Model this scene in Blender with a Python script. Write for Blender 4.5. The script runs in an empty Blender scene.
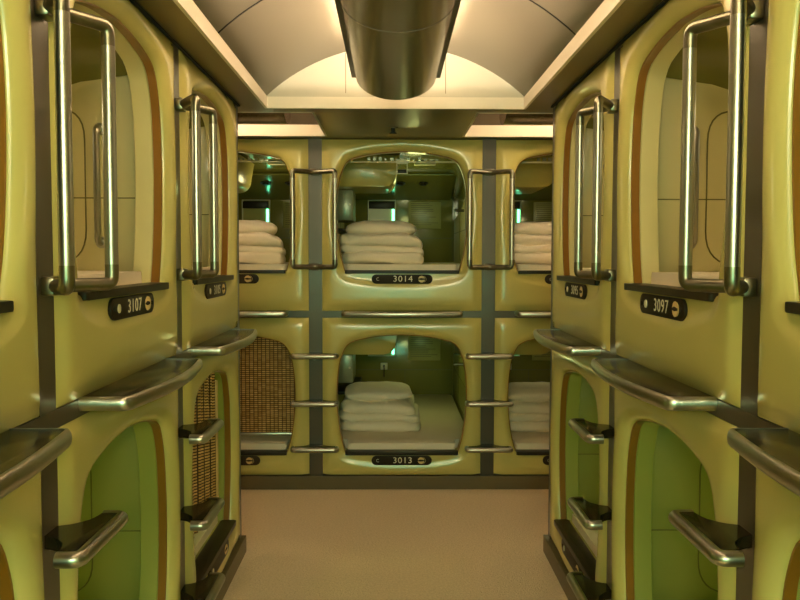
import bpy, bmesh, math, random
from mathutils import Vector, Matrix, noise
random.seed(7)
S = bpy.context.scene
COL = S.collection
# ---------------------------------------------------------------- camera
def make_camera():
    pi_, ya, ro = math.radians(3.0789), math.radians(0.5938), math.radians(0.1064)
    R = Vector((math.cos(ya), -math.sin(ya), 0)); F0 = Vector((math.sin(ya), math.cos(ya), 0)); Z = Vector((0, 0, 1))
    F = F0*math.cos(pi_) - Z*math.sin(pi_); U = F0*math.sin(pi_) + Z*math.cos(pi_)
    r = R*math.cos(ro) + U*math.sin(ro); u = -R*math.sin(ro) + U*math.cos(ro)
    cd = bpy.data.cameras.new('camera'); cd.lens = 807.2*36/800; cd.sensor_width = 36; cd.clip_start = .02
    c = bpy.data.objects.new('camera', cd); COL.objects.link(c)
    m = Matrix((r, u, -F)).transposed().to_4x4(); m.translation = Vector((-.0184, 0, 1.4693)); c.matrix_world = m
    S.camera = c
make_camera()
# ---------------------------------------------------------------- world, lights, exposure
w = bpy.data.worlds.new('world'); S.world = w; w.use_nodes = True
w.node_tree.nodes['Background'].inputs[0].default_value = (1, .86, .6, 1)
w.node_tree.nodes['Background'].inputs[1].default_value = .10
def area(name, loc, rot, sx, sy, power, col):
    l = bpy.data.lights.new(name, 'AREA'); l.shape = 'RECTANGLE'; l.size = sx; l.size_y = sy; l.energy = power; l.color = col
    o = bpy.data.objects.new(name, l); COL.objects.link(o); o.location = loc; o.rotation_euler = rot
    return o
WARM = (1.0, .80, .53)
PI = math.pi
for q in (-1, 1):      # on top of the corridor lamp, shining up and outwards into the vault
    area('corridor_tube_light', (q*.13, .93, 2.315), (PI, q*math.radians(-38), 0), .10, 5.5, 78, WARM)
area('left_passage_tube_light', (-1.78, 4.52, 2.325), (PI, 0, 0), 2.2, .26, 80, (1, .82, .60))  # the same in the two cross passages
area('right_passage_tube_light', (1.78, 4.52, 2.325), (PI, 0, 0), 2.2, .26, 80, (1, .82, .60))
for q in (-1, 1):      # added warm fill behind the camera, either side of a tall green backlit sign
    area('rear_fill_light', (q*.48, -1.9, 2.06), (math.radians(68), 0, 0), .45, .30, 9, (1, .82, .50))
area('lobby_sign_light', (0, -1.85, 1.4), (PI/2, 0, 0), 1.2, 1.6, 11, (.18, 1.0, .58))
vs = S.view_settings
vs.view_transform = 'Standard'; vs.look = 'None'; vs.gamma = 1; vs.use_curve_mapping = False; vs.exposure = 1.45
try:
    S.cycles.use_denoising = True
except Exception: pass
S.cycles.max_bounces = 10; S.cycles.diffuse_bounces = 6; S.cycles.glossy_bounces = 5
S.cycles.sample_clamp_indirect = 6
# ---------------------------------------------------------------- measures (metres, taken from the calibrated camera)
B = 5.0386; W = .7616; E = 3.9415; XC = .0463; ZT = 2.196; P = 1.08; SW = .083
Z_UP = 1.380; Z_LO = .237            # sill heights of the two rows
SHELL = -.018                        # shell fronts stand proud of the strip plane
# ---------------------------------------------------------------- materials
def mat(name, col, rough=.5, metal=0, coat=0, noise_amt=0, noise_scale=8, bump=0, bump_scale=40, emit=None, spec=.5, sheen=0):
    m = bpy.data.materials.new(name); m.use_nodes = True; nt = m.node_tree; b = nt.nodes['Principled BSDF']
    b.inputs['Base Color'].default_value = (*col, 1); b.inputs['Roughness'].default_value = rough; b.inputs['Metallic'].default_value = metal
    b.inputs['Coat Weight'].default_value = coat; b.inputs['Coat Roughness'].default_value = .08; b.inputs['Specular IOR Level'].default_value = spec
    b.inputs['Sheen Weight'].default_value = sheen
    tc = nt.nodes.new('ShaderNodeTexCoord')
    if noise_amt:
        n = nt.nodes.new('ShaderNodeTexNoise'); n.inputs['Scale'].default_value = noise_scale; n.inputs['Detail'].default_value = 4
        nt.links.new(tc.outputs['Object'], n.inputs['Vector'])
        r = nt.nodes.new('ShaderNodeMix'); r.data_type = 'RGBA'
        r.inputs[6].default_value = (*[c*(1-noise_amt) for c in col], 1); r.inputs[7].default_value = (*[min(1, c*(1+noise_amt)) for c in col], 1)
        nt.links.new(n.outputs['Fac'], r.inputs[0]); nt.links.new(r.outputs[2], b.inputs['Base Color'])
    if bump:
        n2 = nt.nodes.new('ShaderNodeTexNoise'); n2.inputs['Scale'].default_value = bump_scale; n2.inputs['Detail'].default_value = 3
        nt.links.new(tc.outputs['Object'], n2.inputs['Vector'])
        bp = nt.nodes.new('ShaderNodeBump'); bp.inputs['Strength'].default_value = bump; bp.inputs['Distance'].default_value = .01
        nt.links.new(n2.outputs['Fac'], bp.inputs['Height']); nt.links.new(bp.outputs['Normal'], b.inputs['Normal'])
    if emit:
        b.inputs['Emission Color'].default_value = (*emit[0], 1); b.inputs['Emission Strength'].default_value = emit[1]
    return m
M = {}
M['shell'] = mat('cream_fibreglass', (.59, .52, .17), .24, 0, .35, .05, 3, .05, 3.5)
M['liner'] = mat('cream_liner', (.70, .63, .31), .38, 0, .2, .04, 5)
M['green_lit_liner'] = mat('liner_in_green_light', (.35, .36, .085), .38, 0, .2, .04, 5)  # lower-row liner and collar: green light put into the colour
M['cap_shade'] = mat('shaded_olive_panel', (.22, .205, .045), .2, 0, .5)  # shade inside the capsules put into this dark olive, liner included
M['amber'] = mat('amber_trim', (.27, .115, .012), .3, 0, .3, .15, 14)
M['strip'] = mat('taupe_metal', (.085, .070, .052), .33, .3, .25, .06, 5)
M['chrome'] = mat('brushed_chrome', (.44, .43, .37), .3, 1, 0, .12, 20)
M['elbow'] = mat('dull_cast_metal', (.25, .235, .17), .32, 1, 0, .25, 30)
M['black'] = mat('glossy_black_top', (.024, .017, .008), .16, 0, 0, spec=.2)
M['dark'] = mat('dark_plastic', (.024, .017, .009), .4, spec=.3)
M['plate'] = mat('dark_plate', (.022, .013, .005), .5, spec=.25)
M['ink'] = mat('cream_lettering', (.80, .74, .56), .5)
M['gold'] = mat('gold_emblem', (.72, .52, .22), .4)
M['white_cloth'] = mat('white_cotton', (.88, .80, .66), .85, 0, 0, .03, 6, .7, 13, sheen=.2)
M['mattress'] = mat('white_mattress_cotton', (.86, .78, .64), .85, 0, 0, .04, 5, .3, 9)
M['vault'] = mat('champagne_metal_vault', (.19, .155, .112), .36, .3, .1, .04, 1.5)
M['white_paint'] = mat('white_painted_metal', (.82, .74, .62), .4, 0, .1)
M['lunette'] = mat('ivory_end_panel', (.56, .52, .42), .45, 0, .1)
M['soffit'] = mat('tan_soffit_metal', (.16, .11, .045), .32, .2, .1, .08, 2)
M['lampmetal'] = mat('bronze_lamp_metal', (.24, .19, .12), .25, .85, .1, .05, 3)
M['lampedge'] = mat('dark_bronze', (.075, .055, .03), .35, .4)
M['base'] = mat('taupe_baseboard', (.13, .10, .05), .4, .1, .1, .1, 6)
M['gap'] = mat('black_gap', (.012, .010, .006), .8)
M['pod'] = mat('yellow_cream_pod', (.55, .47, .13), .3, 0, .3)
M['grey'] = mat('grey_box', (.28, .29, .20), .3, .2, .2)
M['glow'] = mat('green_display', (.1, .5, .3), .4, emit=((.15, 1, .5), 2.2))
M['red'] = mat('red_label', (.45, .10, .03), .5)
M['ivory'] = mat('ivory_plastic', (.72, .68, .48), .35)
M['notice'] = mat('olive_notice', (.40, .38, .13), .3)
M['noticeink'] = mat('olive_notice_ink', (.16, .15, .04), .5)
M['wall'] = mat('olive_plain_wall', (.50, .46, .20), .5)
def carpet():
    m = mat('beige_loop_carpet', (.66, .52, .34), .95, sheen=.3); nt = m.node_tree; b = nt.nodes['Principled BSDF']; tc = nt.nodes['Texture Coordinate']
    n = nt.nodes.new('ShaderNodeTexNoise'); n.inputs['Scale'].default_value = 90; n.inputs['Detail'].default_value = 5
    v = nt.nodes.new('ShaderNodeTexVoronoi'); v.inputs['Scale'].default_value = 170
    nt.links.new(tc.outputs['Object'], n.inputs['Vector']); nt.links.new(tc.outputs['Object'], v.inputs['Vector'])
    r = nt.nodes.new('ShaderNodeMix'); r.data_type = 'RGBA'; r.inputs[6].default_value = (.60, .43, .255, 1); r.inputs[7].default_value = (1.0, .80, .54, 1)
    nt.links.new(n.outputs['Fac'], r.inputs[0]); nt.links.new(r.outputs[2], b.inputs['Base Color'])
    bp = nt.nodes.new('ShaderNodeBump'); bp.inputs['Strength'].default_value = .5; bp.inputs['Distance'].default_value = .006
    nt.links.new(v.outputs['Distance'], bp.inputs['Height']); nt.links.new(bp.outputs['Normal'], b.inputs['Normal'])
    return m
M['carpet'] = carpet()
def woven():
    m = mat('woven_rattan', (.3, .15, .04), .55); nt = m.node_tree; b = nt.nodes['Principled BSDF']; tc = nt.nodes['Texture Coordinate']
    mp = nt.nodes.new('ShaderNodeMapping'); mp.inputs['Rotation'].default_value = (PI/2, 0, 0)
    nt.links.new(tc.outputs['Object'], mp.inputs['Vector'])
    br = nt.nodes.new('ShaderNodeTexBrick'); br.inputs['Scale'].default_value = 1
    br.inputs['Brick Width'].default_value = .026; br.inputs['Row Height'].default_value = .0125; br.inputs['Mortar Size'].default_value = .0034; br.offset = 0
    br.inputs['Color1'].default_value = (.80, .52, .19, 1); br.inputs['Color2'].default_value = (.52, .30, .085, 1); br.inputs['Mortar'].default_value = (.035, .014, .004, 1)
    br.inputs['Mortar Smooth'].default_value = .6
    nt.links.new(mp.outputs[0], br.inputs['Vector']); nt.links.new(br.outputs['Color'], b.inputs['Base Color'])
    bp = nt.nodes.new('ShaderNodeBump'); bp.inputs['Strength'].default_value = .8; bp.inputs['Distance'].default_value = .004; bp.invert = True
    nt.links.new(br.outputs['Fac'], bp.inputs['Height']); nt.links.new(bp.outputs['Normal'], b.inputs['Normal'])
    return m
M['woven'] = woven()
# ---------------------------------------------------------------- mesh helpers
def obj(name, bm, m, parent=None, smooth=True, angle=35):
    me = bpy.data.meshes.new(name)
    bmesh.ops.recalc_face_normals(bm, faces=bm.faces)
    if smooth:
        for f in bm.faces: f.smooth = True
        ca = math.radians(angle)
        for e in bm.edges:
            if len(e.link_faces) == 2 and e.calc_face_angle(0) > ca: e.smooth = False
    bm.to_mesh(me); bm.free(); me.materials.append(m)
    o = bpy.data.objects.new(name, me); COL.objects.link(o)
    if parent: o.parent = parent
    return o
def box(bm, x0, x1, y0, y1, z0, z1, bev=0):
    r = bmesh.ops.create_cube(bm, size=1)
    vs_ = r['verts']
    for v in vs_: v.co = Vector((x0+(v.co.x+.5)*(x1-x0), y0+(v.co.y+.5)*(y1-y0), z0+(v.co.z+.5)*(z1-z0)))
    if bev:
        es = list({e for v in vs_ for e in v.link_edges})
        bmesh.ops.bevel(bm, geom=es, offset=bev, segments=2, profile=.5, affect='EDGES')
    return bm
def BX(*a, bev=0): return box(bmesh.new(), *a, bev=bev)
def fillet(pts, rad, n=6, closed=False):
    out = []; N = len(pts)
    for i, p in enumerate(pts):
        p = Vector(p)
        if not closed and i in (0, N-1): out.append(p); continue
        a = Vector(pts[i-1]); c = Vector(pts[(i+1) % N]); u = (a-p); v = (c-p)
        r = min(rad, u.length*.45, v.length*.45); A = p+u.normalized()*r; Cc = p+v.normalized()*r
        for k in range(n+1):
            t = k/n; out.append(A*(1-t)**2 + p*2*t*(1-t) + Cc*t*t)
    return out
def tube(bm, pts, r, seg=14, closed=False):
    pts = [Vector(p) for p in pts]; N = len(pts); rings = []; up = None
    for i in range(N):
        if closed: t = (pts[(i+1) % N]-pts[i-1]).normalized()
        else: t = (pts[min(i+1, N-1)]-pts[max(i-1, 0)]).normalized()
        if up is None:
            up = t.orthogonal().normalized()
        else:
            up = (up - t*up.dot(t)).normalized()
        s = t.cross(up)
        rings.append([bm.verts.new(pts[i] + (up*math.cos(2*PI*k/seg) + s*math.sin(2*PI*k/seg))*r) for k in range(seg)])
    if closed:
        # find best twist for closing
        best = min(range(seg), key=lambda q: (rings[0][q].co-rings[-1][0].co).length)
    for i in range(N-1 + (1 if closed else 0)):
        a = rings[i]; b_ = rings[(i+1) % N]; sh = best if (closed and i == N-1) else 0
        for k in range(seg): bm.faces.new((a[k], a[(k+1) % seg], b_[(k+1+sh) % seg], b_[(k+sh) % seg]))
    if not closed:
        bm.faces.new(rings[0][::-1]); bm.faces.new(rings[-1])
    return bm
def TB(pts, r, seg=14, closed=False): return tube(bmesh.new(), pts, r, seg, closed)
def prism(bm, poly, fn0, fn1, bev=0):
    a = [bm.verts.new(fn0(*p)) for p in poly]; b_ = [bm.verts.new(fn1(*p)) for p in poly]; n = len(poly)
    fs = [bm.faces.new(a[::-1]), bm.faces.new(b_)]
    for i in range(n): fs.append(bm.faces.new((a[i], a[(i+1) % n], b_[(i+1) % n], b_[i])))
    if bev:
        es = list(set(fs[0].edges) | set(fs[1].edges))
        bmesh.ops.bevel(bm, geom=es, offset=bev, segments=2, profile=.5, affect='EDGES')
    return bm
def rounded(poly, rad, n=5):
    return [(p.x, p.y) for p in fillet([(x, y, 0) for x, y in poly], rad, n, True)]
def empty(name, loc=(0, 0, 0), rot=0):
    o = bpy.data.objects.new(name, None); COL.objects.link(o); o.location = loc; o.rotation_euler = (0, 0, rot); o.empty_display_size = .1
    return o
def tag(o, label, cat, group=None):
    o['label'] = label; o['category'] = cat
    if group: o['group'] = group
    return o
def struct(name, bm, m, **k):
    o = obj(name, bm, m, **k); o['kind'] = 'structure'; return o
# ---------------------------------------------------------------- opening outline and radial sampling
def catmull(P_, n=10):
    out = []; N = len(P_)
    for i in range(N-1):
        p0 = P_[max(i-1, 0)]; p1 = P_[i]; p2 = P_[i+1]; p3 = P_[min(i+2, N-1)]
        for k in range(n):
            t = k/n; out.append(tuple(.5*((2*p1[d]) + (-p0[d]+p2[d])*t + (2*p0[d]-5*p1[d]+4*p2[d]-p3[d])*t*t + (-p0[d]+3*p1[d]-3*p2[d]+p3[d])*t**3) for d in (0, 1)))
    out.append(P_[-1]); return out
half = [(.360, 0), (.386, .10), (.403, .22), (.410, .34), (.407, .45), (.394, .56), (.374, .625), (.352, .668), (.322, .693), (.275, .710), (.15, .733), (0, .744)]
right = catmull(half)
OPEN = right + [(-x, z) for x, z in right[-2::-1]]            # from bottom right round the top to bottom left
CEN = (0, .36)
def hit(poly, th):
    dx, dz = math.cos(th), math.sin(th); best = None
    n = len(poly)
    for i in range(n):
        ax, az = poly[i][0]-CEN[0], poly[i][1]-CEN[1]; bx_, bz = poly[(i+1) % n][0]-CEN[0], poly[(i+1) % n][1]-CEN[1]
        ex, ez = bx_-ax, bz-az; den = dx*ez-dz*ex
        if abs(den) < 1e-12: continue
        t = (ax*ez-az*ex)/den; s = (ax*dz-az*dx)/den
        if t > 0 and -1e-6 <= s <= 1+1e-6 and (best is None or t < best): best = t
    return best
HW = (P-SW)/2 - .001
def angles(extra):
    a = [2*PI*i/112 for i in range(112)]
    for x, z in extra:
        e = math.atan2(z-CEN[1], x-CEN[0]) % (2*PI)
        a = [q for q in a if abs((q-e+PI) % (2*PI)-PI) > .02] + [e]
    return sorted(a)
def ringpt(th, r, y): return (CEN[0]+math.cos(th)*r, y, CEN[1]+math.sin(th)*r)
def loft(bm, rings, close=True):
    vr = [[bm.verts.new(p) for p in r] for r in rings]
    for a, b_ in zip(vr, vr[1:]):
        n = len(a)
        for k in range(n if close else n-1): bm.faces.new((a[k], a[(k+1) % n], b_[(k+1) % n], b_[k]))
    return vr
def bottomness(th):
    d = abs((th-1.5*PI+PI) % (2*PI)-PI)           # 0 straight down
    cor = math.atan2(.36, .36)
    return max(0, min(1, (cor+.02-d)/.10))
def recess_outline():
    side = [(x + .046*(.8+.2*min(1, z/.2)), z + .044*max(0, (z-.5)/.244)) for x, z in right if z > .04]
    low = [(.425*math.cos(a), -.112*math.sin(a)**.85 if a > 0 else 0) for a in [PI/2*k/16 for k in range(16, -1, -1)]]
    h_ = low + side
    return h_ + [(-x, z) for x, z in h_[::-1]]
RECESS = recess_outline()
def front_shell_bm(zb, zt):
    rect = [(HW, zb), (HW, zt), (-HW, zt), (-HW, zb)]
    rin = [(HW-.012, zb+.012), (HW-.012, zt-.012), (-HW+.012, zt-.012), (-HW+.012, zb+.012)]
    A = angles(rect + [(.36, 0), (-.36, 0)])
    ro = [hit(rect, t) for t in A]; ri = [hit(rin, t) for t in A]; op = [hit(OPEN, t) for t in A]
    cc = []
    for t, o, i_ in zip(A, op, ri):
        cc.append(min(hit(RECESS, t) or o+.05, i_-.006))
    rings = [[ringpt(t, r, .014) for t, r in zip(A, ro)], [ringpt(t, r, .001) for t, r in zip(A, ro)],
             [ringpt(t, r*.6+q*.4, -.002) for t, r, q in zip(A, ro, ri)]]
    for k in (0, .12, .25, .4, .6, .8):
        ring = []
        for t, r, c in zip(A, ri, cc):
            rr = r*(1-k)+c*k; edge = min(1, (.012+(r-c)*k)/max(.03, min(.07, (r-c)+.012)))
            ring.append(ringpt(t, rr, SHELL*math.sin(edge*PI/2)))
        rings.append(ring)
    NV = 12
    for j in range(NV+1):
        v = 1-(1-j/NV)**1.6 if j else 0
        ring = []
        for t, c, o in zip(A, cc, op):
            b_ = bottomness(t)
            ys = .032*(.30*v*v + .70*(1-math.sqrt(max(0, 1-v*v))))
            s = min(1, v/.45); yb = .009*(s*s*(3-2*s))
            ring.append(ringpt(t, c*(1-v)+o*v, SHELL + ys*(1-b_)+yb*b_))
        rings.append(ring)
    rings.append([ringpt(t, o, .0145) for t, o in zip(A, op)])
    bm = bmesh.new(); loft(bm, rings); return bm
def opening_band(y0, y1, inset, thick=.006):
    A = angles([(.36, 0), (-.36, 0)]); op = [hit(OPEN, t)-inset for t in A]
    bm = bmesh.new()
    R_ = [[ringpt(t, r+thick, y0) for t, r in zip(A, op)], [ringpt(t, r, y0+.003) for t, r in zip(A, op)],
          [ringpt(t, r, y1-.003) for t, r in zip(A, op)], [ringpt(t, r+thick, y1) for t, r in zip(A, op)]]
    loft(bm, R_); return bm
# ---------------------------------------------------------------- capsule interior
IW = .488; IB = -.055; IT = .795
def section(y, top):
    r = .11; pts = [(IW, IB), (IW, top-r)]
    pts += [(IW-r+r*math.cos(a), top-r+r*math.sin(a)) for a in [PI/2*k/5 for k in range(1, 6)]]
    pts += [(-x, z) for x, z in pts[::-1]]
    return [(x, y, z) for x, z in pts]
def liner_bm():
    bm = bmesh.new()
    R_ = [section(.105, IT), section(1.15, IT), section(1.35, IT-.05), section(1.98, .62)]
    vr = loft(bm, R_)
    bm.faces.new(vr[-1])
    # front annulus that closes the liner against the collar
    sec = [(x, z) for x, _, z in section(0, IT)]
    A = angles([(.36, 0), (-.36, 0), (IW, IB), (-IW, IB)])
    loft(bm, [[ringpt(t, hit(sec, t), .105) for t in A], [ringpt(t, hit(OPEN, t)+.004, .105) for t in A]])
    return bm
def side_panel_bm(s):
    top = [(.112, .70), (.30, .672), (.45, .625), (.7, .56), (1.1, .47), (1.9, .40)]
    poly = [(.112, -.0), (1.9, -.0)] + top[::-1]
    bm = bmesh.new(); prism(bm, poly, lambda y, z: (s*(IW-.002), y, z), lambda y, z: (s*(IW-.018), y, z), .004)
    return bm
def text_mesh(body, size, bold=.0):
    cu = bpy.data.curves.new('numerals', 'FONT'); cu.body = body; cu.size = size; cu.align_x = 'CENTER'; cu.align_y = 'CENTER'; cu.extrude = .0006
    cu.space_character = 1.12; cu.offset = bold; cu.resolution_u = 3
    o = bpy.data.objects.new('numerals', cu); COL.objects.link(o)
    dg = bpy.context.evaluated_depsgraph_get(); me = bpy.data.meshes.new_from_object(o.evaluated_get(dg))
    bpy.data.objects.remove(o); bpy.data.curves.remove(cu)
    return me
def disc_bm(x, z, y0, y1, r, seg=20, sx=1):
    poly = [(x+sx*r*math.cos(2*PI*k/seg), z+r*math.sin(2*PI*k/seg)) for k in range(seg)]
    bm = bmesh.new(); prism(bm, poly, lambda a, b_: (a, y0, b_), lambda a, b_: (a, y1, b_)); return bm
def number_plate(root, number, mark='ring'):
    w_, h_ = .19, .0295; z = -.0505; y = SHELL + .0065
    poly = []
    for sgn in (1, -1):
        poly += [(sgn*(w_-h_)+sgn*h_*math.cos(a), z+sgn*h_*math.sin(a)) for a in [-PI/2+PI*k/10 for k in range(11)]]
    bm = bmesh.new(); prism(bm, poly, lambda a, b_: (a, y+.003, b_), lambda a, b_: (a, y-.006, b_), .0012)
    p = obj('number_plate', bm, M['plate'], root); yf = y-.0062
    if number:
        me = text_mesh(number, .062)
        for v in me.vertices: v.co = Vector((v.co.x*.92+.005, yf-v.co.z, v.co.y*.86+z))
        me.materials.clear(); me.materials.append(M['ink'])
        n = bpy.data.objects.new('numerals', me); COL.objects.link(n); n.parent = p
    # round emblem: ring with a pointing sleeper mark
    bm = disc_bm(.122, z, yf+.0005, yf-.0014, .021)
    obj('emblem', bm, M['gold'], p)
    bm = bmesh.new(); prism(bm, [(.100, z+.002), (.118, z+.007), (.143, z+.003), (.143, z-.003), (.118, z-.006), (.100, z-.002)], lambda a, b_: (a, yf-.0012, b_), lambda a, b_: (a, yf-.0024, b_))
    obj('emblem_mark', bm, M['plate'], p)
    pts = [(.126+.024*math.cos(a), yf-.001, z+.020*math.sin(a)) for a in [-1.1+2.2*k/8 for k in range(9)]]
    obj('emblem_arc', TB(pts, .0012, 5), M['gold'], p)
    for x in (-.165, .165): obj('screw', disc_bm(x, z, yf+.001, yf-.002, .0065, 10), M['gap'], p)
    if mark == 'ring':
        pts = [(-.150+.009*math.cos(a), yf-.001, z+.009*math.sin(a)) for a in [.9+4.6*k/9 for k in range(10)]]
        obj('small_ring_mark', TB(pts, .0014, 5), M['ivory'], p)
    elif mark == 'knob':
        obj('small_round_mark', disc_bm(-.128, z, yf+.0005, yf-.002, .012), M['ivory'], p)
PARTCACHE = {}
def cached(key, name, builder, m, parent):
    if key in PARTCACHE:
        o = PARTCACHE[key].copy(); COL.objects.link(o); o.parent = parent; return o
    o = obj(name, builder(), m, parent); PARTCACHE[key] = o; return o
def lamp(name, root, loc, power, col, rad=.06):
    l = bpy.data.lights.new(name, 'POINT'); l.energy = power; l.color = col; l.shadow_soft_size = rad
    o = bpy.data.objects.new(name, l); COL.objects.link(o); o.parent = root; o.location = loc
def capsule(loc, rot, row, number, label, s=1, detail=True, lamp_power=1.2, lamp_col=(1, .95, .45), mark='ring'):
    """local x along the facade, y into the capsule, z up from the sill; s=-1 mirrors the fittings"""
    root = empty('sleeping_capsule', loc, rot); tag(root, label, 'sleeping capsule', 'sleeping capsules in the two stacked rows')
    zb, zt = (1.131-Z_UP, ZT-.004-Z_UP) if row else (.092-Z_LO, 1.086-Z_LO)
    cached(('shell', row), 'front_shell', lambda: front_shell_bm(zb, zt), M['shell'], root)
    cached('trim', 'opening_trim', lambda: opening_band(.0135, .044, .004, .008), M['amber'], root)
    PL = M['liner'] if row else M['green_lit_liner']
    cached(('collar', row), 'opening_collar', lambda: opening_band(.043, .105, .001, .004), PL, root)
    def sill():
        bm = bmesh.new()
        poly = rounded([(-.356, .05), (-.356, -.021), (.356, -.021), (.356, .05)], .012)
        prism(bm, poly, lambda a, b_: (a, b_, -.017), lambda a, b_: (a, b_, .004), .003); return bm
    cached('sill', 'sill', sill, M['dark'], root)
    cached('liner', 'inner_liner', liner_bm, M['cap_shade'], root)
    number_plate(root, number, mark)
    for q in (1, -1):
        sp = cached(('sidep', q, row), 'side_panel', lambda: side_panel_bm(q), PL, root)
        def hnd():
            x = q*(IW-.018); pts = fillet([(x, .235, .515), (x-q*.045, .235, .515), (x-q*.045, .235, .135), (x, .235, .135)], .03)
            bm = TB(pts, .0115, 10)
            for z in (.515, .135): tube(bm, [(x, .235, z), (x-q*.012, .235, z)], .02, 12)
            return bm
        if row: cached(('hnd', q), 'inside_handle', hnd, M['chrome'], sp)
        def seam():
            bm = box(bmesh.new(), q*(IW-.0195), q*(IW-.017), .115, 1.88, .283, .287)
            loop = [(q*(IW-.018), y, z) for y, z in rounded([(.29, .06), (1.35, .06), (1.35, .42), (.29, .60)], .12, 8)]
            tube(bm, loop, .0028, 6, True); return bm
        cached(('seam', q), 'panel_seam', seam, M['noticeink'], sp)
    # end wall
    def endp():
        return BX(-.46, .46, 1.955, 1.972, .0, .58, bev=.004)
    ep = cached('endp', 'end_panel', endp, M['cap_shade'], root)
    cached('endseam', 'panel_seam', lambda: box(box(bmesh.new(), -.46, .46, 1.951, 1.9545, .245, .252), .05, .054, 1.951, 1.9545, .0, .245), M['noticeink'], ep)
    # sloping upper end panel with two round speakers
    def ups():
        bm = bmesh.new(); v = [bm.verts.new(p) for p in ((-.44, 1.34, .738), (.44, 1.34, .738), (.44, 1.965, .585), (-.44, 1.965, .585))]
        f = bm.faces.new(v); r = bmesh.ops.extrude_face_region(bm, geom=[f])
        for q in r['geom']:
            if isinstance(q, bmesh.types.BMVert): q.co += Vector((0, -.003, -.012))
        return bm
    cached('ups', 'sloped_ceiling_panel', ups, M['cap_shade'], root)
    if not detail:
        return root
    sl = Vector((0, -.153, -.625)).normalized(); tn = Vector((0, .97, -.238))
    for x, r in ((.0, .045), (.19, .036)):
        def spk():
            c = Vector((x*s, 1.52, .682)); bm = bmesh.new()
            for rr, d0 in ((r, .0), (r*.55, .012)):
                ring = [c + Vector((1, 0, 0))*rr*math.cos(a) + tn*rr*math.sin(a) for a in [2*PI*k/20 for k in range(20)]]
                a_ = [bm.verts.new(p) for p in ring]; b_ = [bm.verts.new(p+sl*(.006+d0)) for p in ring]
                bm.faces.new(a_); bm.faces.new(b_[::-1])
                for k in range(20): bm.faces.new((a_[k], a_[(k+1) % 20], b_[(k+1) % 20], b_[k]))
            return bm
        cached(('spk', x, s), 'round_speaker', spk, M['dark'], root)
    # television pod hanging from the ceiling, rounded lower inner corner
    def pod():
        poly = [(-.475, .775), (-.475, .575), (-.455, .56)] + [(-.12+.085*math.sin(a), .645-.085*math.cos(a)) for a in [PI/2*k/8 for k in range(9)]] + [(-.01, .775)]
        bm = bmesh.new(); prism(bm, [(s*a, b_) for a, b_ in poly], lambda a, b_: (a, .46, b_), lambda a, b_: (a, 1.05, b_), .012); return bm
    cached(('pod', s), 'television_pod', pod, M['pod'], root)
    cb = cached(('ctl', s), 'control_box', lambda: BX(*sorted((-.468*s, -.335*s)), .62, 1.02, .34, .555, bev=.008), M['grey'], root)
    cached(('ctlb', s), 'button', lambda: disc_bm(-.36*s, .45, .622, .612, .008, 12), M['ivory'], cb)
    sh = cached(('shelf', s), 'shelf', lambda: BX(*sorted((-.468*s, -.30*s)), .60, 1.3, .262, .285, bev=.004), M['dark'], root)
    # mirror niche with a green display column
    def niche():
        bm = bmesh.new(); x0, x1, z0, z1 = sorted((-.27*s, -.03*s))[0], sorted((-.27*s, -.03*s))[1], .37, .575
        for a in ((x0, x1, z1-.008, z1), (x0, x1, z0, z0+.008), (x0, x0+.008, z0, z1), (x1-.008, x1, z0, z1)): box(bm, a[0], a[1], 1.925, 1.955, a[2], a[3])
        return bm
    ni = cached(('niche', s), 'mirror_frame', niche, M['ivory'], root)
    cached(('nb', s), 'mirror', lambda: BX(*sorted((-.262*s, -.038*s)), 1.943, 1.954, .38, .50), M['notice'], ni)
    cached(('nd', s), 'lamp_hood', lambda: BX(*sorted((-.262*s, -.045*s)), 1.915, 1.945, .50, .56, bev=.004), M['dark'], ni)
    cached(('ng', s), 'green_display', lambda: BX(*sorted((-.062*s, -.042*s)), 1.937, 1.9425, .385, .495), M['glow'], ni)
    # notice with lines of print
    no = cached(('no', s), 'notice', lambda: BX(.08, .36, 1.948, 1.9545, .33, .56, bev=.002), M['notice'], root)
    def lines():
        bm = bmesh.new(); rr = random.Random(3)
        for k in range(12):
            z = .545-.0165*k; box(bm, .10, .10+.235*(.55+.45*rr.random()), 1.9455, 1.9479, z-.0025, z+.0025)
        return bm
    cached('lines', 'printed_lines', lines, M['noticeink'], no)
    # socket with dangling plug, coat hook
    cached(('sock', s), 'socket', lambda: BX(*sorted((-.16*s, -.10*s)), 1.94, 1.956, .25, .31, bev=.003), M['ivory'], root)
    cached(('plug', s), 'plug', lambda: tube(TB([(-.13*s, 1.94, .285), (-.13*s, 1.915, .285)], .009, 8), [(-.13*s, 1.92, .285), (-.13*s, 1.92, .19)], .005, 6), M['dark'], root)
    cached(('hook', s), 'hook', lambda: TB([(s*.47, .95, .43), (s*.40, .95, .43)], .011, 10), M['elbow'], root)
    if s*1 and root['label'].find('back') < 0: 
        if lamp_power: lamp('reading_lamp_light', root, (.10*s, 1.02, .60), lamp_power, lamp_col)
        return root
    cached('mattress_lamp', 'reading_lamp', lambda: BX(.10, .26, .95, 1.01, .765, .79, bev=.005), M['ivory'], root)
    if lamp_power: lamp('reading_lamp_light', root, (.10*s, 1.02, .60), lamp_power, lamp_col)
    if not row: return root
    # curtain rail just inside the opening, with a centre bracket and a row of gliders above
    cr = cached('rail', 'curtain_rail', lambda: tube(BX(-.335, .335, .108, .120, .683, .692, bev=.002), [(-.335, .114, .688), (.335, .114, .688)], .0052, 8), M['ivory'], root)
    def brk():
        bm = bmesh.new()
        for a in ((-.035, .035, .675, .70), (-.035, -.030, .615, .675), (.030, .035, .615, .675), (-.035, .035, .612, .617)): box(bm, a[0], a[1], .102, .110, a[2], a[3])
        return bm
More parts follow.
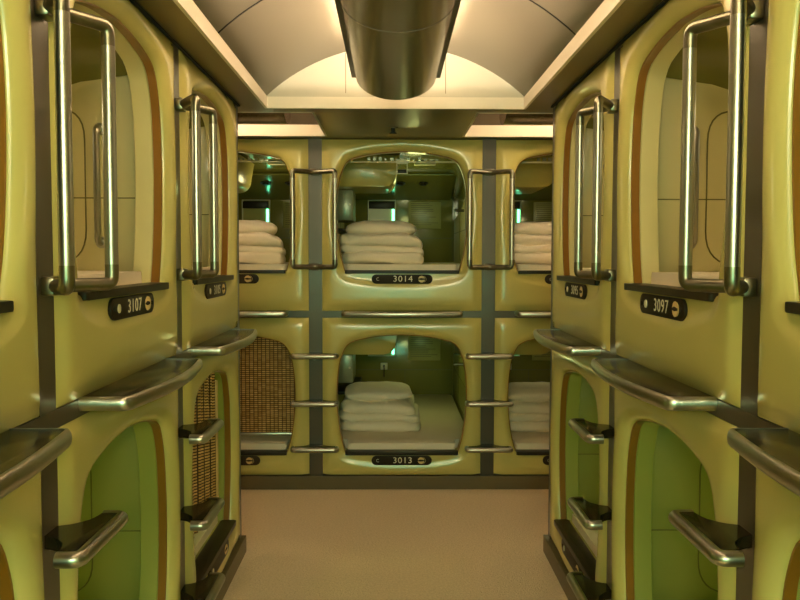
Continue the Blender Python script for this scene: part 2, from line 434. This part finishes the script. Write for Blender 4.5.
    cached('brk', 'rail_bracket', brk, M['ivory'], cr)
    cached('latch', 'latch', lambda: BX(-.027, .027, .110, .13, .617, .64, bev=.004), M['dark'], cr)
    def glid():
        bm = bmesh.new(); rr = random.Random(5)
        for k in range(13):
            x = -.22+.036*k; box(bm, x, x+.012+.012*rr.random(), .122, .14, .698, .698+.008+.014*rr.random())
        return bm
    g = cached('glid', 'curtain_gliders', glid, M['grey'], cr)
    return root
# ---------------------------------------------------------------- bedding
def superell(bm, c, hx, hy, hz, e1=.35, e2=.3, nu=40, nv=20, amp=.006, fs=9, seed=0, pinch=0):
    sg = lambda v, e: math.copysign(abs(v)**e, v)
    rows = []
    for j in range(1, nv):
        ph = -PI/2+PI*j/nv; row = []
        for i in range(nu):
            th = 2*PI*i/nu
            x = sg(math.cos(ph), e1)*sg(math.cos(th), e2); y = sg(math.cos(ph), e1)*sg(math.sin(th), e2); z = sg(math.sin(ph), .75)
            k = 1-pinch*(abs(x)*abs(y))**2
            q = Vector((c[0]+hx*x, c[1]+hy*y, c[2]+hz*z*k))
            d = noise.noise(q*fs+Vector((seed*7.3, 0, 0)))*amp + noise.noise(q*fs*2.7+Vector((seed*3.1, 5, 0)))*amp*.6
            q += Vector((x*.6, y*.6, z)).normalized()*d
            row.append(bm.verts.new(q))
        rows.append(row)
    for a, b_ in zip(rows, rows[1:]):
        for k in range(nu): bm.faces.new((a[k], a[(k+1) % nu], b_[(k+1) % nu], b_[k]))
    bm.faces.new(rows[0][::-1]); bm.faces.new(rows[-1])
    return bm
BED = {}
MT = .040                                # mattress top above the sill
def duvet_bm(seed):
    bm = bmesh.new(); r = random.Random(seed); z = MT-.004
    for k, (h, hx, hy, cx) in enumerate(((.043, .275, .30, .0), (.036, .270, .285, -.004), (.043, .262, .28, -.010))):
        hx += r.uniform(-.008, .008)
        old = set(bm.verts)
        superell(bm, (cx, .01*(k-1), z+h), hx, hy, h, .22, .24, nu=64, nv=26, amp=.016, fs=6, seed=seed+k)
        for v in bm.verts:
            if v in old: continue
            u = max(0, (v.co.x-.06)/.22); v.co.z -= (.012+.012*k)*u*u                      # folds sag towards the rounded end
            c = noise.noise(Vector((v.co.x*5+seed*9, v.co.y*3, k*4.1)))
            v.co.z += .010*c*(1 if k else .5); v.co.y += .012*noise.noise(Vector((v.co.x*9, 3+seed, v.co.z*20)))
            if v.co.z < MT-.004: v.co.z = MT-.004
        z += 2*h-.021
    return bm, z+.010
def bedding(loc, rot, desc, s=1, seed=1, dx=-.11, dy=.50, duvet=True, pillow=True, turn=0):
    R_ = Matrix.Rotation(rot, 3, 'Z'); L = Vector(loc)
    def place(o, p, a=0): o.location = L + R_ @ Vector(p); o.rotation_euler = (0, 0, rot+a)
    def mat_bm():
        poly = rounded([(-.345, .062), (.345, .062), (.345, .19), (.455, .19), (.455, 1.90), (-.455, 1.90), (-.455, .19), (-.345, .19)], .02, 4)
        bm = bmesh.new(); prism(bm, poly, lambda a, b_: (a, b_, -.045), lambda a, b_: (a, b_, MT), .012); return bm
    if 'm' not in BED: BED['m'] = obj('mattress', mat_bm(), M['mattress']); m_ = BED['m']
    else: m_ = BED['m'].copy(); COL.objects.link(m_)
    place(m_, (0, 0, 0)); tag(m_, 'white sheeted mattress on the floor of the '+desc, 'mattress', 'white mattresses in the capsules')
    if duvet:
        k = ('d', seed)
        if k not in BED:
            bm, z = duvet_bm(seed); o = obj('folded_duvet', bm, M['white_cloth'], angle=60); BED[k] = (o, z)
        else: o = BED[k][0].copy(); COL.objects.link(o)
        zt = BED[k][1]
        place(o, (s*dx, dy, 0), turn); tag(o, 'folded white duvet lying on the mattress in the '+desc, 'duvet', 'folded duvets in the capsules')
        if pillow:
            k = ('p', seed)
            if k not in BED:
                bm = superell(bmesh.new(), (0, 0, .048), .235, .21, .058, .62, .30, nu=56, nv=24, amp=.010, fs=6, seed=seed+11, pinch=.75); BED[k] = obj('pillow', bm, M['white_cloth'], angle=60); o = BED[k]
            else: o = BED[k].copy(); COL.objects.link(o)
            place(o, (s*(dx-.015), dy, zt-.004), turn+.05); tag(o, 'white pillow on top of the folded duvet in the '+desc, 'pillow', 'pillows on the folded duvets')
# ================================================================ THE SETTING
X2 = 2.95; YR = -2.0; CB = 4.93; CF = 4.12; CX_ = .41; RY = 4.015; RX = .640
struct('floor', BX(-3.1, 3.1, YR-.1, 7.25, -.1, 0), M['carpet'], smooth=False)
bm = bmesh.new(); T = ZT+.02
for a in ((-X2, -RX, YR, 4.015), (RX, X2, YR, 4.015), (-X2, X2, RY, CF), (-CX_, CX_, CF, CB), (-X2, X2, CB, 7.2)): box(bm, a[0], a[1], a[2], a[3], ZT, T)
struct('ceiling', bm, M['soffit'], smooth=False)
# white fascia lining the three light troughs
FZ = 2.250
bm = bmesh.new()
for a in ((-RX-.001, -RX+.012, YR, RY), (RX-.012, RX+.001, YR, RY), (-RX, RX, RY-.012, RY+.001)): box(bm, *a, ZT-.002, FZ)
for a in ((-RX-.05, -RX-.001, YR, RY+.05), (RX+.001, RX+.05, YR, RY+.05), (-RX, RX, RY+.001, RY+.05)): box(bm, *a, ZT+.018, FZ)
struct('trim_1', bm, M['white_paint'], smooth=False)
for i, sg_ in enumerate((-1, 1)):
    bm = bmesh.new()
    xa, xb = sorted((sg_*CX_, sg_*X2))
    box(bm, xa, xb, CB-.012, CB+.001, ZT-.002, 2.262); box(bm, xa, xb, CF-.001, CF+.012, ZT-.002, 2.262); box(bm, *sorted((sg_*(CX_+.012), sg_*(CX_-.001))), CF, CB, ZT-.002, 2.262)
    struct('trim_%d' % (i+2), bm, M['white_paint'], smooth=False)
def arc(hw, sag, n=28):
    R_ = (hw*hw+sag*sag)/(2*sag); a0 = math.asin(hw/R_)
    return [(R_*math.sin(-a0+2*a0*k/n), sag-R_+R_*math.cos(-a0+2*a0*k/n)) for k in range(n+1)]
def vault(name, hw, sag, z0, fn, l0, l1, m):
    A = arc(hw, sag); Ao = arc(hw+.02, sag+.02)
    bm = bmesh.new()
    loft(bm, [[fn(x, l, z0+z) for x, z in A] + [fn(x, l, z0+z) for x, z in Ao[::-1]] for l in (l0, l1)])
    return struct(name, bm, m)
vault('ceiling_vault', RX, .253, FZ, lambda x, l, z: (x, l, z), YR, RY, M['vault'])
def lun(name, hw, sag, z0, fn, l0, l1):
    A = arc(hw, sag)+[(hw, -.001), (-hw, -.001)]
    bm = bmesh.new(); prism(bm, [(x, z0+z) for x, z in A], lambda x, z: fn(x, l0, z), lambda x, z: fn(x, l1, z)); struct(name, bm, M['lunette'], smooth=False)
lun('ceiling_lunette', RX+.01, .262, FZ, lambda x, l, z: (x, l, z), RY, RY+.015)
lun('ceiling_lunette_rear', RX+.01, .262, FZ, lambda x, l, z: (x, l, z), YR-.015, YR)
for sg_, nm in ((-1, 'left'), (1, 'right')):
    ym = (CF+CB)/2; hw = (CB-CF)/2
    vault('ceiling_vault_'+nm, hw, .17, 2.262, lambda x, l, z: (l, ym+x, z), sg_*CX_, sg_*X2, M['vault'])
    lun('ceiling_lunette_'+nm, hw+.01, .18, 2.262, lambda x, l, z: (l, ym+x, z), sg_*CX_, sg_*(CX_-.015))
# vault panel seams
for i, yy in enumerate((2.90, 1.45, 0.0)):
    pts = [(x, yy, FZ+z-.001) for x, z in arc(RX, .253, 28)]
    struct('ceiling_seam_%d' % (i+1), TB(pts, .0032, 6), M['gap'])
# fine joints on the lunette either side of the lamp
bm = bmesh.new()
for x in (-.245, .245): box(bm, x-.0015, x+.0015, RY-.003, RY+.001, FZ+.02, FZ+.215)
struct('ceiling_joint', bm, M['soffit'], smooth=False)
# walls that close the place where the photo does not look
struct('wall_back', BX(-3.1, 3.1, 7.12, 7.2, 0, T), M['wall'], smooth=False)
for sg_, nm in ((-1, 'left'), (1, 'right')):
    struct('wall_%s' % nm, BX(*sorted((sg_*W, sg_*(W+.06))), YR, .615, 0, ZT), M['wall'], smooth=False)
    struct('wall_%s_end' % nm, BX(*sorted((sg_*(W+.012), sg_*X2)), E-.012, E+.004, 0, ZT), M['shell'], smooth=False)
    struct('wall_%s_outer' % nm, BX(*sorted((sg_*X2, sg_*(X2+.08))), YR, 7.12, 0, T+.4), M['wall'], smooth=False)
    struct('wall_%s_passage' % nm, BX(*sorted((sg_*(XC+sg_*0+1.66), sg_*X2)), B, B+.05, 0, ZT), M['wall'], smooth=False)
    struct('baseboard_%s' % nm, BX(*sorted((sg_*(W-.022), sg_*(W+.05))), YR, E+.012, 0, .085, bev=.003), M['base'], smooth=False)
struct('wall_rear', BX(-W-.06, W+.06, YR-.06, YR, 0, ZT+.5), M['wall'], smooth=False)
struct('baseboard_back', BX(-1.66, 1.72, B-.012, B+.05, 0, .086, bev=.003), M['base'], smooth=False)
# grey metal strips between the capsules (post) and between the two rows (rail)
def vstrip(n, x, y, rot, z0=0.085, z1=ZT, wd=SW):
    bm = BX(-wd/2, wd/2, 0, .03, z0, z1); o = struct('trim_%d' % n, bm, M['strip'], smooth=False)
    o.location = (x, y, 0); o.rotation_euler = (0, 0, rot)
n = 4
for k in (-1.5, -.5, .5, 1.5): vstrip(n, XC+k*P, B, 0); n += 1
for sg_ in (-1, 1):
    for k in (1, 2, 3): vstrip(n, sg_*W, E-k*P-SW/2, -sg_*PI/2); n += 1
    vstrip(n, sg_*W, E-.027, -sg_*PI/2, wd=.054); n += 1
    bm = BX(*sorted((sg_*(W-.001), sg_*(W+.03))), .62, E, 1.088, 1.129); struct('trim_%d' % n, bm, M['strip'], smooth=False); n += 1
    bm = BX(*sorted((sg_*(W-.012), sg_*(W+.0))), YR, E, ZT-.007, ZT); struct('trim_%d' % n, bm, M['gap'], smooth=False); n += 1
bm = BX(-1.6, 1.7, B-.001, B+.03, 1.088, 1.129); struct('trim_%d' % n, bm, M['strip'], smooth=False); n += 1
# ================================================================ CAPSULES
GREENISH = (.80, 1, .28); YEL = (1, .88, .40)
# back wall
BN = {(-1, 1): 'upper back capsule left of 3014', (0, 1): 'upper back capsule numbered 3014', (1, 1): 'upper back capsule right of 3014',
      (-1, 0): 'lower back capsule left of 3013', (0, 0): 'lower back capsule numbered 3013', (1, 0): 'lower back capsule right of 3013'}
BL = {(-1, 1): 'cream sleeping capsule in the upper back row, left of number 3014', (0, 1): 'cream sleeping capsule with number plate 3014 in the middle of the back wall',
      (1, 1): 'cream sleeping capsule in the upper back row, right of number 3014', (-1, 0): 'cream sleeping capsule closed by the woven blind, lower left of back wall',
      (0, 0): 'cream sleeping capsule with number plate 3013 at the bottom of the back wall', (1, 0): 'cream sleeping capsule in the lower back row, right of number 3013'}
for (k, r), lb in BL.items():
    loc = (XC+k*P, B, Z_UP if r else Z_LO)
    num = {(0, 1): '3014', (0, 0): '3013', (-1, 1): '3016', (1, 1): '3012', (-1, 0): '3015', (1, 0): '3011'}[(k, r)]
    capsule(loc, 0, r, num if k == 0 else None, lb, 1, True, .42 if r else .42, (.92, 1, .32) if k == 0 else YEL)
    sd = 1 if (k + r) % 2 else 2
    if (k, r) == (-1, 0): bedding(loc, 0, BN[(k, r)], duvet=False)
    elif (k, r) == (-1, 1): bedding(loc, 0, BN[(k, r)], 1, 1, dx=.02, dy=.42, turn=.12)
    elif k == 1: bedding(loc, 0, BN[(k, r)], 1, 2, dx=-.10, dy=.50 if r else .66, turn=-.03)
    else: bedding(loc, 0, BN[(k, r)], 1, 1 if r else 2, dx=-.125 if r else -.145, dy=.45 if r else .68)
# side walls: k = 0 far, 1 near, 2 nearest (mostly out of the frame)
SD = {(-1, 0, 1): 'cream sleeping capsule at the far end of the upper left row', (-1, 1, 1): 'cream sleeping capsule with number plate 3107 on the left wall',
      (-1, 2, 1): 'nearest cream sleeping capsule of the upper left row, cut by the photo edge', (-1, 0, 0): 'cream sleeping capsule with woven curtain at the lower left far end',
      (-1, 1, 0): 'cream sleeping capsule below number 3107 on the left wall', (-1, 2, 0): 'nearest cream sleeping capsule of the lower left row, cut by the photo edge',
      (1, 0, 1): 'cream sleeping capsule at the far end of the upper right row', (1, 1, 1): 'cream sleeping capsule with number plate 3097 on the right wall',
      (1, 2, 1): 'nearest cream sleeping capsule of the upper right row, cut by the photo edge', (1, 0, 0): 'open cream sleeping capsule at the far end of the lower right row',
      (1, 1, 0): 'cream sleeping capsule below number 3097 on the right wall', (1, 2, 0): 'nearest cream sleeping capsule of the lower right row, cut by the photo edge'}
def side_y(k): return E-(k+.5)*P-SW/2
for (sg_, k, r), lb in SD.items():
    loc = (sg_*W, side_y(k), Z_UP if r else Z_LO); rot = -sg_*PI/2
    num = {(-1, 1, 1): '3107', (1, 1, 1): '3097', (-1, 0, 1): '3105', (1, 0, 1): '3095'}.get((sg_, k, r))
    g = lb.split(' sleeping capsule')[1].strip() if 'sleeping capsule ' in lb else lb
    capsule(loc, rot, r, num, lb, -sg_ if sg_ < 0 else -1, k < 2, 1.3 if r else 1.3, (1, .84, .50) if r else (.6, 1, .10), 'knob')
    if k < 2:
        place = ('left' if sg_ < 0 else 'right')
        desc = '%s %s capsule on the %s wall' % ('upper' if r else 'lower', 'far' if k == 0 else 'near', place)
        bedding(loc, rot, desc, -sg_, 1 if sg_ < 0 else 2, dx=-.12, dy=1.45, pillow=False)
# woven blinds
def blind(loc, rot, x0, x1, z0, z1, y, label, folds, amp):
    n_ = 90; bm = bmesh.new(); cols = []
    for i in range(n_+1):
        t = i/n_; x = x0+(x1-x0)*t; yy = y+amp*math.sin(2*PI*folds*t)
        col_ = []
        top = z1 if y > .1 else min(z1, hit_top(x))
        for j in range(13): col_.append((x, yy, z0+(top-z0)*j/12))
        cols.append(col_)
    f = [[bm.verts.new(p) for p in c] for c in cols]; b_ = [[bm.verts.new((p[0], p[1]+.005, p[2])) for p in c] for c in cols]
    for i in range(n_):
        for j in range(12):
            bm.faces.new((f[i][j], f[i+1][j], f[i+1][j+1], f[i][j+1])); bm.faces.new((b_[i][j], b_[i][j+1], b_[i+1][j+1], b_[i+1][j]))
        bm.faces.new((f[i][0], b_[i][0], b_[i+1][0], f[i+1][0])); bm.faces.new((f[i][12], f[i+1][12], b_[i+1][12], b_[i][12]))
    for i in (0, n_):
        for j in range(12): bm.faces.new((f[i][j], f[i][j+1], b_[i][j+1], b_[i][j]))
    root = empty('woven_blind', loc, rot); tag(root, label, 'blind')
    obj('woven_sheet', bm, M['woven'], root, angle=80)
    return root
def hit_top(x):
    zs = [z for (px, z) in OPEN if abs(px-x) < .03 and z > .3]
    return (max(zs) if zs else .6)-.006
bl = blind((XC-P, B, Z_LO), 0, -.46, .46, .095, .765, .118, 'brown woven rattan blind closing the lower left opening of the back wall', 11, .003)
obj('bottom_rail', BX(-.46, .46, .112, .128, .078, .098, bev=.003), M['chrome'], bl)
bl = blind((-W, side_y(0), Z_LO), PI/2, -.34, .20, .12, .74, .046, 'brown woven curtain hanging in the far lower capsule of left wall', 8, .011)
obj('lit_strip', BX(.20, .235, .034, .052, .12, .68, bev=.004), M['gold'], bl)  # bright strip beside the curtain, its lit look put into the gold colour
# ================================================================ GRAB RAILS, STEPS, LEDGES
def grab_proto():
    root = empty('grab_rail')
    zt, zb, y, hx = 1.990, 1.405, -.098, .129
    top = fillet([(-hx, y, zt-.045), (-hx, y, zt), (0, -.018, zt+.0), (hx, y, zt), (hx, y, zt-.045)], .034, 7)
    bot = fillet([(-hx, y, zb+.045), (-hx, y, zb), (0, -.018, zb), (hx, y, zb), (hx, y, zb+.045)], .034, 7)
    obj('top_bend', TB(top, .0150, 16), M['elbow'], root); obj('bottom_bend', TB(bot, .0155, 16), M['elbow'], root)
    for sx in (-1, 1): obj('upright_tube', TB([(sx*hx, y, zb+.045), (sx*hx, y, zt-.045)], .0152, 18), M['chrome'], root)
    for z in (zt, zb): obj('wall_bracket', BX(-.030, .030, -.030, .0, z-.021, z+.021, bev=.006), M['elbow'], root)
    return root
def step_proto():
    root = empty('ladder_step')
    hx = .138; yf = -.112; yb = -.045
    # top plate: straight front, concave flanks narrowing to the strip
    pl = [(-hx, yf), (hx, yf), (hx, yf+.045)] + [(hx-.012-(hx-.045)*math.sin(a)**1.0*1.0, yf+.045+(.067)*(1-math.cos(a))) for a in [PI/2*k/8 for k in range(1, 9)]]
    pl += [(.033, 0), (-.033, 0)] + [(-x, y_) for x, y_ in pl[3:][::-1]] + [(-hx, yf+.045)]
    bm = bmesh.new(); prism(bm, pl, lambda a, b_: (a, b_, -.018), lambda a, b_: (a, b_, .010), .003)
    obj('tread', bm, M['black'], root)
    pts = fillet([(-hx+.004, yf+.045, -.004), (-hx+.004, yf, -.004), (hx-.004, yf, -.004), (hx-.004, yf+.045, -.004)], .018, 6)
    obj('chrome_edge', TB(pts, .0165, 14), M['chrome'], root)
    obj('wall_bracket', TB([(0, -.075, -.012), (0, .0, -.012)], .020, 16), M['elbow'], root)
    return root
def ledge_proto():
    root = empty('ledge')
    a = .362; N = 20; pr_ = .135
    fr = [(-a, -.0), (-a, -.085)]
    pts2 = [(-a, 0.0), (-a, -.112)] + [(-a+(2*a)*k/N, -.112-.032*math.sin(PI*k/N)) for k in range(1, N)] + [(a, -.112), (a, 0)]
    poly = rounded(pts2, .03, 4) if False else pts2
    bm = bmesh.new(); prism(bm, poly, lambda x, y: (x, y, 1.101), lambda x, y: (x, y, 1.133), .002)
    obj('shelf_top', bm, M['black'], root)
    path = fillet([(x, y, 1.117) for x, y in pts2], .016, 5)
    bm = bmesh.new(); sec = [(.001, .0172), (-.006, .0165), (-.010, .011), (-.012, 0), (-.010, -.011), (-.006, -.0165), (.001, -.0172)]
    rings = []
    Np = len(path)
    for i in range(Np):
        t = (path[min(i+1, Np-1)]-path[max(i-1, 0)]).normalized(); nrm = Vector((t.y, -t.x, 0))
        rings.append([bm.verts.new(path[i] + nrm*(-q) + Vector((0, 0, z))) for q, z in sec])
    for r0, r1 in zip(rings, rings[1:]):
        for k in range(len(sec)): bm.faces.new((r0[k], r0[(k+1) % len(sec)], r1[(k+1) % len(sec)], r1[k]))
    bm.faces.new(rings[0]); bm.faces.new(rings[-1][::-1])
    obj('chrome_edge', bm, M['chrome'], root, angle=50)
    return root
def copy_tree(o):
    c = o.copy(); COL.objects.link(c)
    for ch in list(o.children):
        d = ch.copy(); COL.objects.link(d); d.parent = c
        for g in list(ch.children):
            e = g.copy(); COL.objects.link(e); e.parent = d
    return c
def spread(proto, spots, cat, group):
    kids = None
    for i, (loc, rot, lb) in enumerate(spots):
        o = proto if i == 0 else copy_tree(proto)
        o.location = loc; o.rotation_euler = (0, 0, rot); tag(o, lb, cat, group)
ys = {k: E-k*P-SW/2 for k in (1, 2, 3)}
spots = [((XC-P/2, B, 0), 0, 'chrome grab rail on the back wall strip, left of capsule 3014'), ((XC+P/2, B, 0), 0, 'chrome grab rail on the back wall strip, right of capsule 3014')]
for sg_, nm, num in ((-1, 'left', '3107'), (1, 'right', '3097')):
    spots += [((sg_*W, ys[2], 0), -sg_*PI/2, 'large near chrome grab rail on the %s wall before plate %s' % (nm, num)),
              ((sg_*W, ys[1], 0), -sg_*PI/2, 'smaller far chrome grab rail on the %s wall beyond plate %s' % (nm, num))]
spread(grab_proto(), spots, 'grab rail', 'chrome grab rails on the strips')
spots = []
for nm, z in (('top', .86), ('middle', .565), ('bottom', .28)):
    spots += [((XC-P/2, B, z), 0, '%s chrome ladder step on the back wall strip left of capsule 3013' % nm), ((XC+P/2, B, z), 0, '%s chrome ladder step on the back wall strip right of capsule 3013' % nm)]
    for sg_, sd in ((-1, 'left'), (1, 'right')):
        spots.append(((sg_*W, ys[1], z), -sg_*PI/2, '%s black ladder step with chrome edge on far strip of %s wall' % (nm, sd)))
        if nm == 'top': spots.append(((sg_*W, ys[2], z), -sg_*PI/2, 'nearest and largest black ladder step with chrome edge, %s wall' % sd))
spread(step_proto(), spots, 'ladder step', 'ladder steps on the strips')
spots = [((XC, B, 0), 0, 'slim chrome edged ledge between capsules 3014 and 3013 on back wall'), ((XC-P, B, 0), 0, 'chrome edged ledge above the woven blind on the back wall'),
         ((XC+P, B, 0), 0, 'chrome edged ledge on the back wall at the right, partly hidden')]
for sg_, sd in ((-1, 'left'), (1, 'right')):
    for k, w_ in ((0, 'far'), (1, 'middle'), (2, 'nearest')):
        spots.append(((sg_*W, side_y(k), 0), -sg_*PI/2, '%s black ledge with chrome edge along the %s wall' % (w_, sd)))
spread(ledge_proto(), spots, 'ledge', 'curved ledges between the two rows')
# ================================================================ CEILING LAMP AND SPRINKLER
def trough_lamp(fn, l0, l1, label, hw=.185, dp=.112, ze=2.297):
    root = empty('ceiling_lamp', fn(0, (l0+l1)/2, 0)[:2]+(0,)); base = Vector(root.location)
    def g(x, l, z): return tuple(Vector(fn(x, l, z))-base)
    tag(root, label, 'ceiling lamp')
    prof = [(hw*math.cos(PI+PI*k/28), ze+dp*math.sin(PI+PI*k/28)) for k in range(29)]
    inn = [((hw-.006)*math.cos(PI+PI*k/28), ze+(dp-.006)*math.sin(PI+PI*k/28)) for k in range(29)]
    bm = bmesh.new(); loft(bm, [[g(x, l, z) for x, z in prof]+[g(x, l, z) for x, z in inn[::-1]] for l in (l0, l1)])
    obj('half_round_body', bm, M['lampmetal'], root)
    for l in sorted((l0, l1), reverse=True)[:1] + sorted((l0, l1))[:1]:
        d = .004 if l == max(l0, l1) else -.004
        bm = bmesh.new(); prism(bm, prof, lambda x, z: g(x, l-d, z), lambda x, z: g(x, l+d*.2, z)); obj('end_cap', bm, M['lampmetal'], root)
    for sx in (-1, 1):
        bm = bmesh.new(); prism(bm, [(sx*(hw-.001), ze-.012), (sx*(hw+.017), ze-.012), (sx*(hw+.017), ze+.012), (sx*(hw-.001), ze+.012)], lambda x, z: g(x, l0, z), lambda x, z: g(x, l1, z)); obj('edge_flange', bm, M['lampedge'], root)
        bm = TB([g(sx*.10, l0*.98+l1*.02, ze-.005), g(sx*.10, l0*.02+l1*.98, ze-.005)], .013, 10)
        obj('fluorescent_tube', bm, M['tube'], root)
    return root
M['tube'] = mat('lit_tube', (.9, .9, .85), .4, emit=((1, .84, .62), 5))
lp = trough_lamp(lambda x, l, z: (x, l, z), -1.9, 3.74, 'half-round bronze ceiling lamp hanging along the middle of the corridor vault')
pts = [((.1855)*math.cos(PI+PI*k/20), 2.62-.92, 2.297+(.1125)*math.sin(PI+PI*k/20)) for k in range(21)]
obj('body_joint', TB(pts, .0012, 5), M['lampedge'], lp)
obj('hanger_rod', tube(tube(bmesh.new(), [(0, 2.5, 2.26), (0, 2.5, 2.5)], .006, 8), [(0, -1.5, 2.26), (0, -1.5, 2.5)], .006, 8), M['lampedge'], lp)
for sg_, nm in ((-1, 'left'), (1, 'right')):
    trough_lamp(lambda x, l, z: (l, (CF+CB)/2+x, z), sg_*.60, sg_*2.85, 'half-round bronze ceiling lamp in the cross passage on the %s' % nm, hw=.17, dp=.092)
sp = empty('sprinkler', (-.012, 4.60, ZT)); tag(sp, 'small round sprinkler head under the ceiling in front of back wall', 'sprinkler')
obj('cover_plate', disc_bm(0, 0, 0, .004, .028, 24), M['elbow'], sp).rotation_euler = (-PI/2, 0, 0)
obj('sprinkler_head', tube(TB([(0, 0, -.002), (0, 0, -.030)], .011, 12), [(0, 0, -.030), (0, 0, -.034)], .020, 14), M['dark'], sp)
